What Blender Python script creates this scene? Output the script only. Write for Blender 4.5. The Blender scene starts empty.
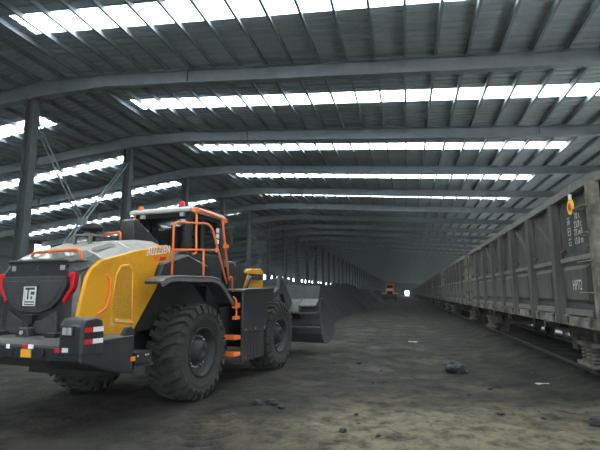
import bpy, bmesh, math, random
import numpy as np
from mathutils import Vector, Matrix, noise as mnoise
random.seed(7); RNG = np.random.default_rng(11)
PI = math.pi
S = bpy.context.scene
COL = S.collection

# ------------------------------------------------------------------ camera, sky, exposure
cam_d = bpy.data.cameras.new('camera'); cam = bpy.data.objects.new('camera', cam_d); COL.objects.link(cam)
cam_d.sensor_width = 36.0; cam_d.lens = 451 / 600 * 36; cam_d.clip_end = 2000; cam_d.clip_start = .05
cam.location = (0, 0, 1.8)
cam.rotation_euler = (PI / 2 + math.atan(68 / 451), 0, math.radians(13.2))
S.camera = cam
S.view_settings.view_transform = 'Standard'; S.view_settings.look = 'None'
S.view_settings.gamma = 1; S.view_settings.use_curve_mapping = False
S.view_settings.exposure = 1.52
S.cycles.use_denoising = True
S.cycles.max_bounces = 8; S.cycles.diffuse_bounces = 5; S.cycles.transparent_max_bounces = 8
S.cycles.sample_clamp_indirect = 6.0

W = bpy.data.worlds.new('overcast_sky'); S.world = W; W.use_nodes = True
bg = W.node_tree.nodes['Background']
bg.inputs[0].default_value = (.90, .955, 1.0, 1); bg.inputs[1].default_value = 6.0

# ------------------------------------------------------------------ hall dimensions
XC, XR, XL = -12.4, 11.0, -32.6          # column row, right wall, left wall
Y0, BAY, YEND = 12.36, 5.58, 300.0       # first visible frame
FR = [Y0 + BAY * n for n in range(-9, 52)]
def zr(x):
    return 9.36 - .0685 * (x + 11.5) if x >= -11.5 else 9.36 - .13 * (-11.5 - x)
YNEAR = FR[0] - 1.0

def portal(name, x0, x1, ya, yb):
    l = bpy.data.lights.new(name, 'AREA'); l.shape = 'RECTANGLE'; l.cycles.is_portal = True
    o = bpy.data.objects.new(name, l); COL.objects.link(o)
    za, zb = zr(x0), zr(x1); l.size = math.hypot(x1 - x0, zb - za); l.size_y = yb - ya
    o.location = ((x0 + x1) / 2, (ya + yb) / 2, (za + zb) / 2 + .12)
    o.rotation_euler = (0, -math.atan2(zb - za, x1 - x0), 0)
    return o
for n in range(-8, 8):
    yc = Y0 + BAY * (n + .5); portal('sky_portal', -10.3, 6.8, yc - .37, yc + .53)
for n in range(-4, 7):
    yc = Y0 + BAY * (n + .5); portal('sky_portal', -31.5, -14.5, yc - .37, yc + .53)
_l = bpy.data.lights.new('door_portal', 'AREA'); _l.shape = 'RECTANGLE'; _l.cycles.is_portal = True; _l.size = 16.9; _l.size_y = 6.6
_o = bpy.data.objects.new('door_portal', _l); COL.objects.link(_o); _o.location = (-2.05, YNEAR - .2, 3.3); _o.rotation_euler = (PI / 2, 0, 0)  # portal of the unseen gable opening added for frontal light
_l = bpy.data.lights.new('side_portal', 'AREA'); _l.shape = 'RECTANGLE'; _l.cycles.is_portal = True; _l.size = 1.25; _l.size_y = 130
_o = bpy.data.objects.new('side_portal', _l); COL.objects.link(_o); _o.location = (XR + .3, 30, .6); _o.rotation_euler = (0, PI / 2, 0)  # portal of the low gap added under the right wall

# ------------------------------------------------------------------ materials
MATS = {}
def mat(name, c, rough=.6, metal=0., c2=None, scale=6., mix=(.4, .65), bump=0., bscale=40., dust=None, coat=0., stretch=None, detail=5, spec=.5):
    m = bpy.data.materials.new(name); m.use_nodes = True; nt = m.node_tree; N, Lk = nt.nodes, nt.links
    b = N['Principled BSDF']; b.inputs['Base Color'].default_value = (*c, 1); b.inputs['Roughness'].default_value = rough
    b.inputs['Metallic'].default_value = metal; b.inputs['Coat Weight'].default_value = coat
    b.inputs['Specular IOR Level'].default_value = spec
    tc = N.new('ShaderNodeTexCoord'); vec = tc.outputs['Object']
    if stretch:
        mp = N.new('ShaderNodeMapping'); mp.inputs['Scale'].default_value = stretch; Lk.new(vec, mp.inputs[0]); vec = mp.outputs[0]
    last = None
    if c2:
        nz = N.new('ShaderNodeTexNoise'); nz.inputs['Scale'].default_value = scale; nz.inputs['Detail'].default_value = detail; nz.inputs['Roughness'].default_value = .65
        Lk.new(vec, nz.inputs['Vector'])
        rp = N.new('ShaderNodeValToRGB'); rp.color_ramp.elements[0].position = mix[0]; rp.color_ramp.elements[1].position = mix[1]
        rp.color_ramp.elements[0].color = (*c, 1); rp.color_ramp.elements[1].color = (*c2, 1)
        Lk.new(nz.outputs['Fac'], rp.inputs[0]); last = rp.outputs[0]
    if dust:   # dust settles on upward faces of the thing
        g = N.new('ShaderNodeNewGeometry'); sx = N.new('ShaderNodeSeparateXYZ'); Lk.new(g.outputs['Normal'], sx.inputs[0])
        mr = N.new('ShaderNodeMapRange'); mr.inputs[1].default_value = .45; mr.inputs[2].default_value = .95; mr.inputs[4].default_value = dust[1]
        Lk.new(sx.outputs[2], mr.inputs[0])
        mx = N.new('ShaderNodeMix'); mx.data_type = 'RGBA'; mx.inputs[7].default_value = (*dust[0], 1)
        if last: Lk.new(last, mx.inputs[6])
        else: mx.inputs[6].default_value = (*c, 1)
        Lk.new(mr.outputs[0], mx.inputs[0]); last = mx.outputs[2]
    if last: Lk.new(last, b.inputs['Base Color'])
    if bump:
        n2 = N.new('ShaderNodeTexNoise'); n2.inputs['Scale'].default_value = bscale; n2.inputs['Detail'].default_value = 4; Lk.new(vec, n2.inputs['Vector'])
        bp = N.new('ShaderNodeBump'); bp.inputs['Strength'].default_value = bump; bp.inputs['Distance'].default_value = .03
        Lk.new(n2.outputs['Fac'], bp.inputs['Height']); Lk.new(bp.outputs[0], b.inputs['Normal'])
    MATS[name] = m; return m

mat('dirt', (.022, .0205, .0185), .95, c2=(.056, .051, .043), scale=1.3, mix=(.36, .66), bump=1., bscale=16, spec=.12, detail=10)
def brown_earth_and_light(m):
    nt = m.node_tree; N, Lk = nt.nodes, nt.links; b = N['Principled BSDF']; src = b.inputs['Base Color'].links[0].from_socket
    tc = N.new('ShaderNodeTexCoord'); n1 = N.new('ShaderNodeTexNoise'); n1.inputs['Scale'].default_value = .6; n1.inputs['Detail'].default_value = 6; Lk.new(tc.outputs['Object'], n1.inputs['Vector'])
    sp = N.new('ShaderNodeSeparateXYZ'); Lk.new(tc.outputs['Object'], sp.inputs[0])
    def mr(sock, a, b_):
        r = N.new('ShaderNodeMapRange'); r.interpolation_type = 'SMOOTHSTEP'; r.inputs[1].default_value = a; r.inputs[2].default_value = b_; Lk.new(sock, r.inputs[0]); return r.outputs[0]
    def op(o, a, b_):
        q = N.new('ShaderNodeMath'); q.operation = o
        for i, v in enumerate((a, b_)):
            if isinstance(v, (int, float)): q.inputs[i].default_value = v
            else: Lk.new(v, q.inputs[i])
        return q.outputs[0]
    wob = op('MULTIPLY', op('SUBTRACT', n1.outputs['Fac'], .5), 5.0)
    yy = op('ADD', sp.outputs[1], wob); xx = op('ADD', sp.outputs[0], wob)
    patch = op('MULTIPLY', mr(yy, 9.2, 6.6), mr(xx, -2.6, -.6))          # skylight pool on the foreground floor, painted in as brown
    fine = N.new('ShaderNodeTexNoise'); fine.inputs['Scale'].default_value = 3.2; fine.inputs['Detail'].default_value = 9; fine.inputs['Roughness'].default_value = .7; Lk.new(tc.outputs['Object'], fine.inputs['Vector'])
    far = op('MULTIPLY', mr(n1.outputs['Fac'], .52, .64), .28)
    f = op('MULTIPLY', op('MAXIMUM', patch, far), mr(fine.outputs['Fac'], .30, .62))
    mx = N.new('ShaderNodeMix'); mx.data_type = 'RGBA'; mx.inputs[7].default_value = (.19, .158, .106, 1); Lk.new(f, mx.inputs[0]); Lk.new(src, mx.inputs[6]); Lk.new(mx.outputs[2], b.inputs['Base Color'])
brown_earth_and_light(MATS['dirt'])
mat('yard', (.42, .41, .39), .9, c2=(.36, .35, .33), scale=.4)
mat('roof_sheet', (.40, .455, .49), .5, metal=.0, c2=(.34, .388, .42), scale=.35)
mat('steel_frame', (.25, .288, .31), .5, c2=(.205, .236, .255), scale=2.)
mat('purlin_steel', (.25, .29, .315), .6, c2=(.20, .23, .25), scale=2.)
mat('column_steel', (.085, .094, .10), .65, c2=(.06, .066, .07), scale=2.)
mat('wall_sheet', (.075, .083, .085), .7, c2=(.055, .06, .062), scale=.3)
mat('coal', (.007, .007, .008), .8, c2=(.020, .0195, .019), scale=3., mix=(.4, .75), bump=1., bscale=14, spec=.3)
mat('lump', (.012, .012, .012), .6, c2=(.03, .03, .03), scale=14., bump=.5, spec=.5)
mat('litter', (.55, .55, .52), .7)
mat('rail', (.05, .046, .042), .6, c2=(.03, .028, .026), scale=5)
mat('wagon', (.080, .074, .066), .8, c2=(.026, .025, .024), scale=1.0, stretch=(2.5, 2.5, .8), mix=(.38, .62), dust=((.13, .12, .10), .7), bump=.15, bscale=25)
mat('wagon_post', (.098, .090, .079), .75, c2=(.036, .034, .032), scale=1.2, stretch=(2.5, 2.5, .7), mix=(.38, .64), dust=((.13, .12, .10), .7), bump=.15, bscale=25)
mat('wagon_pale', (.26, .228, .18), .85, c2=(.075, .068, .06), scale=2.6, mix=(.38, .62), bump=.15, bscale=25)
mat('wagon_chord', (.19, .18, .165), .7, c2=(.12, .113, .103), scale=2., mix=(.35, .7))
mat('wagon_under', (.028, .026, .024), .9, c2=(.05, .045, .04), scale=4)
mat('bogie', (.06, .053, .046), .85, c2=(.12, .105, .09), scale=5, dust=((.19, .165, .135), .8))
mat('chalk', (.62, .60, .55), .9)
mat('tag_yellow', (.95, .62, .03), .5); mat('tag_orange', (.90, .22, .02), .5); mat('tag_red', (.55, .03, .01), .5)
mat('yellow', (.80, .375, .014), .38, c2=(.58, .27, .018), scale=2.5, mix=(.45, .8), coat=.25, bump=.03, bscale=9)
mat('hood_grey', (.20, .195, .18), .5, c2=(.15, .145, .135), scale=4, dust=((.42, .39, .34), .75))  # dusty grey; skylight reflection on the dark hood painted in as lighter tone
mat('fender_grey', (.14, .14, .138), .5, c2=(.075, .075, .075), scale=5, mix=(.4, .75))
mat('charcoal', (.030, .032, .036), .40, c2=(.022, .023, .025), scale=5, dust=((.15, .14, .128), .8), coat=.15)
mat('grille', (.040, .041, .043), .42, c2=(.055, .056, .058), scale=6, bump=.25, bscale=60)
mat('black', (.010, .010, .011), .7)
mat('frame_black', (.014, .014, .015), .75, c2=(.024, .023, .022), scale=6)
mat('rubber', (.018, .0175, .017), .85, c2=(.036, .033, .030), scale=4, mix=(.35, .7), bump=.2, bscale=20)
mat('rim', (.016, .016, .017), .55)
mat('bolt', (.50, .48, .44), .5)
mat('orange', (.93, .205, .04), .42)
mat('red', (.62, .012, .022), .3); mat('white', (.86, .86, .86), .5); mat('cab_white', (.62, .62, .60), .45, dust=((.7, .69, .66), .6))
mat('plate', (.80, .40, .02), .5)
mat('lamp', (.36, .37, .38), .2)
mat('amber', (.85, .25, .02), .3)
mat('bucket', (.040, .040, .042), .5, metal=.2, c2=(.065, .064, .064), scale=3, mix=(.35, .7), dust=((.10, .095, .085), .7))
mat('bucket_worn', (.13, .13, .13), .45, metal=.3, c2=(.09, .09, .09), scale=6)
mat('hyd', (.25, .25, .25), .3, metal=.8)
mat('far_orange', (.85, .34, .08), .6)
def glass(name, col, alpha_mix, rough=.03):
    m = bpy.data.materials.new(name); m.use_nodes = True; nt = m.node_tree; N, Lk = nt.nodes, nt.links
    for n in list(N):
        if n.type != 'OUTPUT_MATERIAL': N.remove(n)
    out = [n for n in N if n.type == 'OUTPUT_MATERIAL'][0]
    t = N.new('ShaderNodeBsdfTransparent'); t.inputs[0].default_value = (*col, 1)
    g = N.new('ShaderNodeBsdfGlossy'); g.inputs['Roughness'].default_value = rough
    mx = N.new('ShaderNodeMixShader'); fr = N.new('ShaderNodeFresnel'); fr.inputs[0].default_value = 1.5
    Lk.new(fr.outputs[0], mx.inputs[0]); Lk.new(t.outputs[0], mx.inputs[1]); Lk.new(g.outputs[0], mx.inputs[2]); Lk.new(mx.outputs[0], out.inputs[0])
    MATS[name] = m
glass('cab_glass', (.74, .80, .78), .2)
def sheet(name, col, tr):   # clear/fibreglass roof light: lets the sky through, slightly diffusing
    m = bpy.data.materials.new(name); m.use_nodes = True; nt = m.node_tree; N, Lk = nt.nodes, nt.links
    for n in list(N):
        if n.type != 'OUTPUT_MATERIAL': N.remove(n)
    out = [n for n in N if n.type == 'OUTPUT_MATERIAL'][0]
    t = N.new('ShaderNodeBsdfTransparent'); t.inputs[0].default_value = (*col, 1)
    d = N.new('ShaderNodeBsdfTranslucent'); d.inputs[0].default_value = (*col, 1)
    mx = N.new('ShaderNodeMixShader'); mx.inputs[0].default_value = tr
    Lk.new(t.outputs[0], mx.inputs[1]); Lk.new(d.outputs[0], mx.inputs[2]); Lk.new(mx.outputs[0], out.inputs[0]); MATS[name] = m
sheet('skylight_sheet', (.9, .93, .93), .15)
sheet('skylight_dusty', (.34, .35, .345), .3)  # dimmed copy for the far panes, so the shed end falls dark
sheet('window_pane', (.9, .93, .93), .1)

# ------------------------------------------------------------------ mesh helpers
def mesh_obj(name, bm, m, parent=None, smooth=False):
    me = bpy.data.meshes.new(name); bm.to_mesh(me); bm.free()
    me.materials.append(MATS[m])
    if smooth:
        for p in me.polygons: p.use_smooth = True
    o = bpy.data.objects.new(name, me); COL.objects.link(o)
    if parent: o.parent = parent
    return o
def bevel(bm, off, seg=2, ang=30):
    es = [e for e in bm.edges if len(e.link_faces) == 2 and e.calc_face_angle(0) > math.radians(ang)]
    bmesh.ops.bevel(bm, geom=es, offset=off, segments=seg, affect='EDGES', profile=.6, clamp_overlap=True)
def box(bm, x0, x1, y0, y1, z0, z1, M=None):
    P = [(x, y, z) for z in (z0, z1) for y in (y0, y1) for x in (x0, x1)]
    if M is not None: P = [M @ Vector(p) for p in P]
    v = [bm.verts.new(p) for p in P]
    for f in ((0, 2, 3, 1), (4, 5, 7, 6), (0, 1, 5, 4), (2, 6, 7, 3), (0, 4, 6, 2), (1, 3, 7, 5)): bm.faces.new([v[i] for i in f])
def prism(bm, pts, a0, a1, ax):
    """pts: polygon in the two other axes; extruded along axis ax (0: pts=(y,z), 1: pts=(x,z), 2: pts=(x,y))"""
    def P(p, a): return ((a, p[0], p[1]), (p[0], a, p[1]), (p[0], p[1], a))[ax]
    A = [bm.verts.new(P(p, a0)) for p in pts]; B = [bm.verts.new(P(p, a1)) for p in pts]; n = len(pts)
    bm.faces.new(A); bm.faces.new(B[::-1])
    for i in range(n): bm.faces.new((A[i], B[i], B[(i + 1) % n], A[(i + 1) % n]))
    bmesh.ops.recalc_face_normals(bm, faces=bm.faces[:])
def strip(bm, path, t, a0, a1, ax):
    """plate following a path, thickness t (offset to the left of the path)"""
    q = [Vector(p) for p in path]; off = []
    for i, p in enumerate(q):
        d = (q[min(i + 1, len(q) - 1)] - q[max(i - 1, 0)]).normalized(); off.append(p + Vector((-d.y, d.x)) * t)
    prism_quads(bm, q, off, a0, a1, ax)
def prism_quads(bm, A, B, a0, a1, ax):
    def P(p, a): return ((a, p[0], p[1]), (p[0], a, p[1]), (p[0], p[1], a))[ax]
    n = len(A); V = [[bm.verts.new(P(p, a)) for p in L] for L in (A, B) for a in (a0, a1)]
    for i in range(n - 1):
        bm.faces.new((V[0][i], V[0][i + 1], V[1][i + 1], V[1][i])); bm.faces.new((V[2][i], V[3][i], V[3][i + 1], V[2][i + 1]))
        bm.faces.new((V[0][i], V[2][i], V[2][i + 1], V[0][i + 1])); bm.faces.new((V[1][i], V[1][i + 1], V[3][i + 1], V[3][i]))
    for i in (0, n - 1): bm.faces.new((V[0][i], V[1][i], V[3][i], V[2][i]))
    bmesh.ops.recalc_face_normals(bm, faces=bm.faces[:])
def tube(bm, pts, r, n=8, closed=False):
    P = [Vector(p) for p in pts]; rings = []
    for i, p in enumerate(P):
        a = P[i - 1] if (i or closed) else p; b = P[(i + 1) % len(P)] if (i < len(P) - 1 or closed) else p
        d = (b - a).normalized(); u = d.orthogonal().normalized()
        ref = Vector((.31, .52, .8)); u = (ref - d * ref.dot(d)).normalized(); w = d.cross(u)
        rings.append([bm.verts.new(p + (u * math.cos(t) + w * math.sin(t)) * r) for t in [2 * PI * k / n for k in range(n)]])
    m = len(P)
    for i in range(m if closed else m - 1):
        A, B = rings[i], rings[(i + 1) % m]
        for k in range(n): bm.faces.new((A[k], A[(k + 1) % n], B[(k + 1) % n], B[k]))
    if not closed: bm.faces.new(rings[0][::-1]); bm.faces.new(rings[-1])
def lathe(bm, prof, n=24, ax=0, M=None, closed=False):
    """prof: list of (along axis, radius)"""
    rings = []
    for a, r in prof:
        ring = []
        for k in range(n):
            t = 2 * PI * k / n; c, s = r * math.cos(t), r * math.sin(t)
            p = Vector(((a, c, s), (s, a, c), (c, s, a))[ax])
            ring.append(bm.verts.new(M @ p if M is not None else p))
        rings.append(ring)
    m = len(prof)
    for i in range(m if closed else m - 1):
        A, B = rings[i], rings[(i + 1) % m]
        for k in range(n): bm.faces.new((A[k], A[(k + 1) % n], B[(k + 1) % n], B[k]))
    if not closed: bm.faces.new(rings[0][::-1]); bm.faces.new(rings[-1])
    bmesh.ops.recalc_face_normals(bm, faces=bm.faces[:])
def quad(bm, *p): bm.faces.new([bm.verts.new(q) for q in p])
def B(): return bmesh.new()
def boxo(name, d, m, parent=None, bev=0.):
    bm = B(); box(bm, *d)
    if bev: bevel(bm, bev)
    return mesh_obj(name, bm, m, parent)
def prismo(name, pts, a0, a1, ax, m, parent=None, bev=0., seg=2):
    bm = B(); prism(bm, pts, a0, a1, ax)
    if bev: bevel(bm, bev, seg)
    return mesh_obj(name, bm, m, parent)
def tubeo(name, pts, r, m, parent=None, n=8, closed=False):
    bm = B(); tube(bm, pts, r, n, closed); return mesh_obj(name, bm, m, parent, True)
def soft(pts, k=.35, cyc=False):
    """round the corners of a polyline"""
    P = [Vector(p) for p in pts]; out = [P[0]]
    for i in range(1, len(P) - 1):
        a, b, c = P[i - 1], P[i], P[i + 1]; ra = min(k, (a - b).length * .45); rc = min(k, (c - b).length * .45)
        p, q = b + (a - b).normalized() * ra, b + (c - b).normalized() * rc
        for t in (0, .33, .67, 1): out.append(p * (1 - t) ** 2 + b * 2 * t * (1 - t) + q * t * t)
    out.append(P[-1]); return out
def thing(name, label, cat, loc=(0, 0, 0), rz=0., group=None, kind=None):
    o = bpy.data.objects.new(name, None); COL.objects.link(o); o.location = loc; o.rotation_euler = (0, 0, rz); o.empty_display_size = .2
    return tag(o, label, cat, group, kind)
def tag(o, label=None, cat=None, group=None, kind=None):
    if label: o['label'] = label
    if cat: o['category'] = cat
    if group: o['group'] = group
    if kind: o['kind'] = kind
    return o
def inst(src, parent=None, loc=None, name=None):
    o = src.copy(); COL.objects.link(o)
    if parent: o.parent = parent
    if loc is not None: o.location = loc
    return o
def copy_tree(o, parent=None):
    kids = list(o.children); c = o.copy(); COL.objects.link(c); c.parent = parent
    for k in kids: copy_tree(k, c)
    return c
def text(name, s, size, m, parent, loc, rot, ext=.002, shear=0., sx=1., align='CENTER'):
    cu = bpy.data.curves.new(name, 'FONT'); cu.body = s; cu.size = size; cu.extrude = ext; cu.align_x = align; cu.align_y = 'CENTER'; cu.shear = shear
    cu.resolution_u = 2; cu.space_line = .85
    o = bpy.data.objects.new(name, cu); cu.materials.append(MATS[m]); COL.objects.link(o); o.parent = parent; o.location = loc; o.rotation_euler = rot; o.scale = (sx, 1, 1)
    bpy.context.view_layer.update()
    me = bpy.data.meshes.new_from_object(o.evaluated_get(bpy.context.evaluated_depsgraph_get())); me.name = name
    q = bpy.data.objects.new(name, me); COL.objects.link(q); q.parent = parent; q.location = loc; q.rotation_euler = rot; q.scale = (sx, 1, 1)
    bpy.data.objects.remove(o); q.name = name
    return q

# value noise (vectorised)
_LAT = RNG.random((256, 256))
def vn(x, y):
    xi, yi = np.floor(x).astype(int), np.floor(y).astype(int); fx, fy = x - xi, y - yi
    fx = fx * fx * (3 - 2 * fx); fy = fy * fy * (3 - 2 * fy)
    g = lambda a, b: _LAT[a & 255, b & 255]
    return (g(xi, yi) * (1 - fx) + g(xi + 1, yi) * fx) * (1 - fy) + (g(xi, yi + 1) * (1 - fx) + g(xi + 1, yi + 1) * fx) * fy - .5
def fbm(x, y, o=4):
    s = 0; a = 1.
    for k in range(o): s = s + a * vn(x * 2 ** k + 17 * k, y * 2 ** k + 5 * k); a *= .5
    return s
def sstep(a, b, x):
    t = np.clip((x - a) / (b - a), 0, 1); return t * t * (3 - 2 * t)
def grid_obj(name, xs, ys, zf, m, parent=None, smooth=True):
    X, Y = np.meshgrid(xs, ys); Z = zf(X, Y); nx, ny = len(xs), len(ys)
    V = np.stack([X, Y, Z], -1).reshape(-1, 3)
    i = np.arange(nx * (ny - 1)).reshape(ny - 1, nx)[:, :-1].ravel()
    F = np.stack([i, i + 1, i + nx + 1, i + nx], -1)
    me = bpy.data.meshes.new(name); me.vertices.add(len(V)); me.vertices.foreach_set('co', V.ravel())
    me.loops.add(F.size); me.loops.foreach_set('vertex_index', F.ravel().astype(np.int32))
    me.polygons.add(len(F)); me.polygons.foreach_set('loop_start', np.arange(0, F.size, 4, dtype=np.int32)); me.polygons.foreach_set('loop_total', np.full(len(F), 4, dtype=np.int32))
    me.update(calc_edges=True); me.polygons.foreach_set('use_smooth', np.full(len(F), smooth))
    me.materials.append(MATS[m]); o = bpy.data.objects.new(name, me); COL.objects.link(o)
    if parent: o.parent = parent
    return o

# ------------------------------------------------------------------ floor
TR = [((-3.07, 6.9), (-2.1, 4.6), .52)]
LO = (-4.848, 7.627); LH = math.radians(7.5)
def floor_z(X, Y):
    near = 1 / (1 + (np.hypot(X, Y) / 60) ** 2)
    z = .030 * fbm(X * .45, Y * .30, 3) + .035 * fbm(X * 2.1, Y * 1.6, 4) * near + .030 * fbm(X * 6, Y * 6, 3) * near
    z = z + .05 * fbm(X * 1.1, Y * .09, 3) * sstep(9, 18, Y) * sstep(3.2, 2.2, X)      # wheel ruts along the lane
    for (a, b, w) in TR:                                                             # lug prints
        ax, ay = a; bx, by = b; L = math.hypot(bx - ax, by - ay); ux, uy = (bx - ax) / L, (by - ay) / L
        s = (X - ax) * ux + (Y - ay) * uy; d = (X - ax) * -uy + (Y - ay) * ux
        m = sstep(w * .62, w * .5, np.abs(d)) * sstep(-.3, .2, s) * sstep(L + .3, L - .3, s)
        z = z + m * (.055 * np.tanh(2 * np.sin((s + .25 * np.abs(d)) * 2 * PI / .23)) - .03)
        z = z + .03 * np.exp(-((np.abs(d) - w * .68) / .07) ** 2) * sstep(-.3, .2, s) * sstep(L + .3, L - .3, s)
    lx = (X - LO[0]) * math.cos(LH) - (Y - LO[1]) * math.sin(LH); ly = (X - LO[0]) * math.sin(LH) + (Y - LO[1]) * math.cos(LH)
    flat = sstep(.5, .15, np.abs(np.abs(lx) - 1.1)) * sstep(6, 5, np.abs(ly - 1.7))
    z = z * (1 - .8 * flat)
    z = z + .15 * sstep(2.7, 3.4, X) * sstep(6.3, 5.6, X) - .03 * sstep(6.2, 6.5, X)
    return z
ys = [YNEAR, -20, -8, -2, 1.0, 2.8]
while ys[-1] < 300.5: ys.append(ys[-1] + max(.035, .0062 * ys[-1]))
xs = list(np.linspace(-32.6, -7, 40)) + list(np.arange(-6.8, 4.2, .055)) + list(np.linspace(4.3, 6.72, 20))
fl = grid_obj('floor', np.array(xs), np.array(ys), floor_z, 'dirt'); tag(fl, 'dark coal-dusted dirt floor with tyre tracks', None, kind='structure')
bm = B()
for (a, b, c, d) in ((-400, -32.7, -400, 700), (6.7, 400, -400, 700), (-32.7, 6.7, -400, YNEAR), (-32.7, 6.7, 300.4, 700)):
    quad(bm, (a, c, -.06), (b, c, -.06), (b, d, -.06), (a, d, -.06))
tag(mesh_obj('ground', bm, 'yard'), 'pale concrete yard outside the shed', None, kind='structure')  # pale ground added to bounce daylight in under the roof

# ------------------------------------------------------------------ roof: corrugated sheets, skylights, purlins, rafters
SK = [f + BAY / 2 + .08 for f in FR]; HW = .45
XS = (XL - .2, -31.6, -14.45, -11.5, -10.3, 6.75, XR + .3)
bm = B()
def rib_rows(ya, yb, fine):
    if not fine: return [(ya, 0), (yb, 0)]
    n = max(1, round((yb - ya) / .30)); st = (yb - ya) / n; r = []
    for k in range(n):
        y = ya + k * st; r += [(y, 0), (y + st * .62, 0), (y + st * .72, .035), (y + st * .9, .035)]
    return r + [(yb, 0)]
def roof_patch(bm, x0, x1, ya, yb, fine):
    rows = rib_rows(ya, yb, fine); A = [bm.verts.new((x0, y, zr(x0) + d)) for y, d in rows]; C = [bm.verts.new((x1, y, zr(x1) + d)) for y, d in rows]
    for i in range(len(rows) - 1): bm.faces.new((A[i], A[i + 1], C[i + 1], C[i]))
edges = [YNEAR] + [v for s in SK if s + HW < YEND for v in (s - HW, s + HW)] + [YEND]
for i in range(len(edges) - 1):
    ya, yb = edges[i], edges[i + 1]; fine = ya < 62
    if i % 2 == 0:
        roof_patch(bm, XS[0], -11.5, ya, yb, fine); roof_patch(bm, -11.5, XS[6], ya, yb, fine)
    else:
        for (a, b) in ((XS[0], XS[1]), (XS[2], -11.5), (-11.5, XS[4]), (XS[5], XS[6])): roof_patch(bm, a, b, ya, yb, fine)
ceil = mesh_obj('ceiling', bm, 'roof_sheet'); tag(ceil, 'grey corrugated shed roof on steel purlins and rafters', None, kind='structure')
PX = [.16 + .83 * k for k in range(-39, 14)]
def member(bm, x, w, h, ya, yb):
    z = zr(x); box(bm, x - w / 2, x + w / 2, ya, yb, z - h, z - .004)
    box(bm, x - w / 2, x + w / 2 + .035, ya, yb, z - h - .012, z - h + .012)
for x in PX:
    bm = B(); member(bm, x, .035, .17, YNEAR, YEND); mesh_obj('purlin', bm, 'purlin_steel', ceil)
def rafter(span):
    bm = B(); x0, x1, depth = span
    n = 9; top, bot = [], []
    for k in range(n):
        t = k / (n - 1); x = x0 + (x1 - x0) * t; zt = zr(x) - .205
        e = abs(x - XC); d = depth + (.12 * max(0, 1 - e / 3.2)) - .012 * max(0, x - 1.4)
        top.append((x, zt)); bot.append((x, zt - d))
    if x1 > 0:   # ridge kink just right of the column
        pass
    prism_quads(bm, top, bot, -.008, .008, 1)
    prism_quads(bm, bot, [(a, b - .022) for a, b in bot], -.12, .12, 1)
    prism_quads(bm, [(a, b + .02) for a, b in top], top, -.12, .12, 1)
    for k in (2, 4, 6): # splice stiffeners
        x = top[k][0]; box(bm, x - .012, x + .012, -.11, .11, bot[k][1], top[k][1])
    me = bpy.data.meshes.new('rafter'); bm.to_mesh(me); bm.free(); me.materials.append(MATS['steel_frame']); return me
r_right = rafter((XC, XR - .1, .41)); r_left = rafter((XL + .1, XC, .44))
for f in FR:
    for me in (r_right, r_left):
        o = bpy.data.objects.new('rafter', me); COL.objects.link(o); o.location = (0, f, 0); o.parent = ceil
# steel columns
def hcol(w, d, h):
    bm = B(); box(bm, -d / 2, -d / 2 + .02, -w / 2, w / 2, -.4, h); box(bm, d / 2 - .02, d / 2, -w / 2, w / 2, -.4, h); box(bm, -d / 2, d / 2, -.007, .007, -.4, h)
    box(bm, -d / 2 - .06, d / 2 + .06, -w / 2 - .06, w / 2 + .06, -.02, .03)
    me = bpy.data.meshes.new('column'); bm.to_mesh(me); bm.free(); me.materials.append(MATS['column_steel']); return me
cm, cr = hcol(.28, .34, zr(XC) - .78), hcol(.28, .26, zr(XR - .2) - .68)
COLS = {}
for f in FR:
    for me, x, lab in ((cm, XC, 'steel column in the row behind the wheel loader'), (cr, XR - .18, 'steel column against the wall behind the train')):
        o = bpy.data.objects.new('column', me); COL.objects.link(o); o.location = (x, f, 0)
        if me is cm: COLS[round(f, 2)] = o
        tag(o, lab, None, 'row of steel columns' if me is cm else 'wall columns behind the train', 'structure')
# cross bracing between columns
for n in (0, 4, 8, 12, 16):
    ya = Y0 + BAY * n; yb = ya + BAY
    co = COLS[round(ya, 2)]
    for (p, q) in (((.1, 7.75), (BAY - .1, 1.4)), ((.1, 1.4), (BAY - .1, 7.75))):
        for dx in (-.09, .09): tubeo('cross_brace', [(dx, p[0], p[1]), (dx, q[0], q[1])], .03, 'purlin_steel', co, 6)
    boxo('brace_plate', (-.14, .14, BAY / 2 - .14, BAY / 2 + .14, 4.46, 4.70), 'steel_frame', co)
# skylight strips
pane_cache = {}
nwin = 0
for i, s in enumerate(SK):
    if s + HW > YEND or s < YNEAR: continue
    for side, (a, b) in (('r', (XS[4], XS[5])), ('l', (XS[1], XS[2]))):
        nwin += 1
        near = s < 48
        w = bpy.data.objects.new('window_%d' % nwin, None); COL.objects.link(w); w.location = (0, s, 0); tag(w, None, None, kind='structure')
        cuts = [a] + [x for x in PX if a + .2 < x < b - .2] + [b] if near else [a, b]
        for k in range(len(cuts) - 1):
            key = (round(cuts[k], 3), round(cuts[k + 1], 3), s > 36)
            if key not in pane_cache:
                bm = B(); u, v, dimmed = key
                prism_quads(bm, [(u, zr(u) + .012), (v, zr(v) + .012)], [(u, zr(u) + .008), (v, zr(v) + .008)], -HW - .02, HW + .02, 1)
                me = bpy.data.meshes.new('pane'); bm.to_mesh(me); bm.free(); me.materials.append(MATS['skylight_dusty' if dimmed else 'skylight_sheet']); pane_cache[key] = me
            o = bpy.data.objects.new('pane', pane_cache[key]); COL.objects.link(o); o.parent = w

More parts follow.
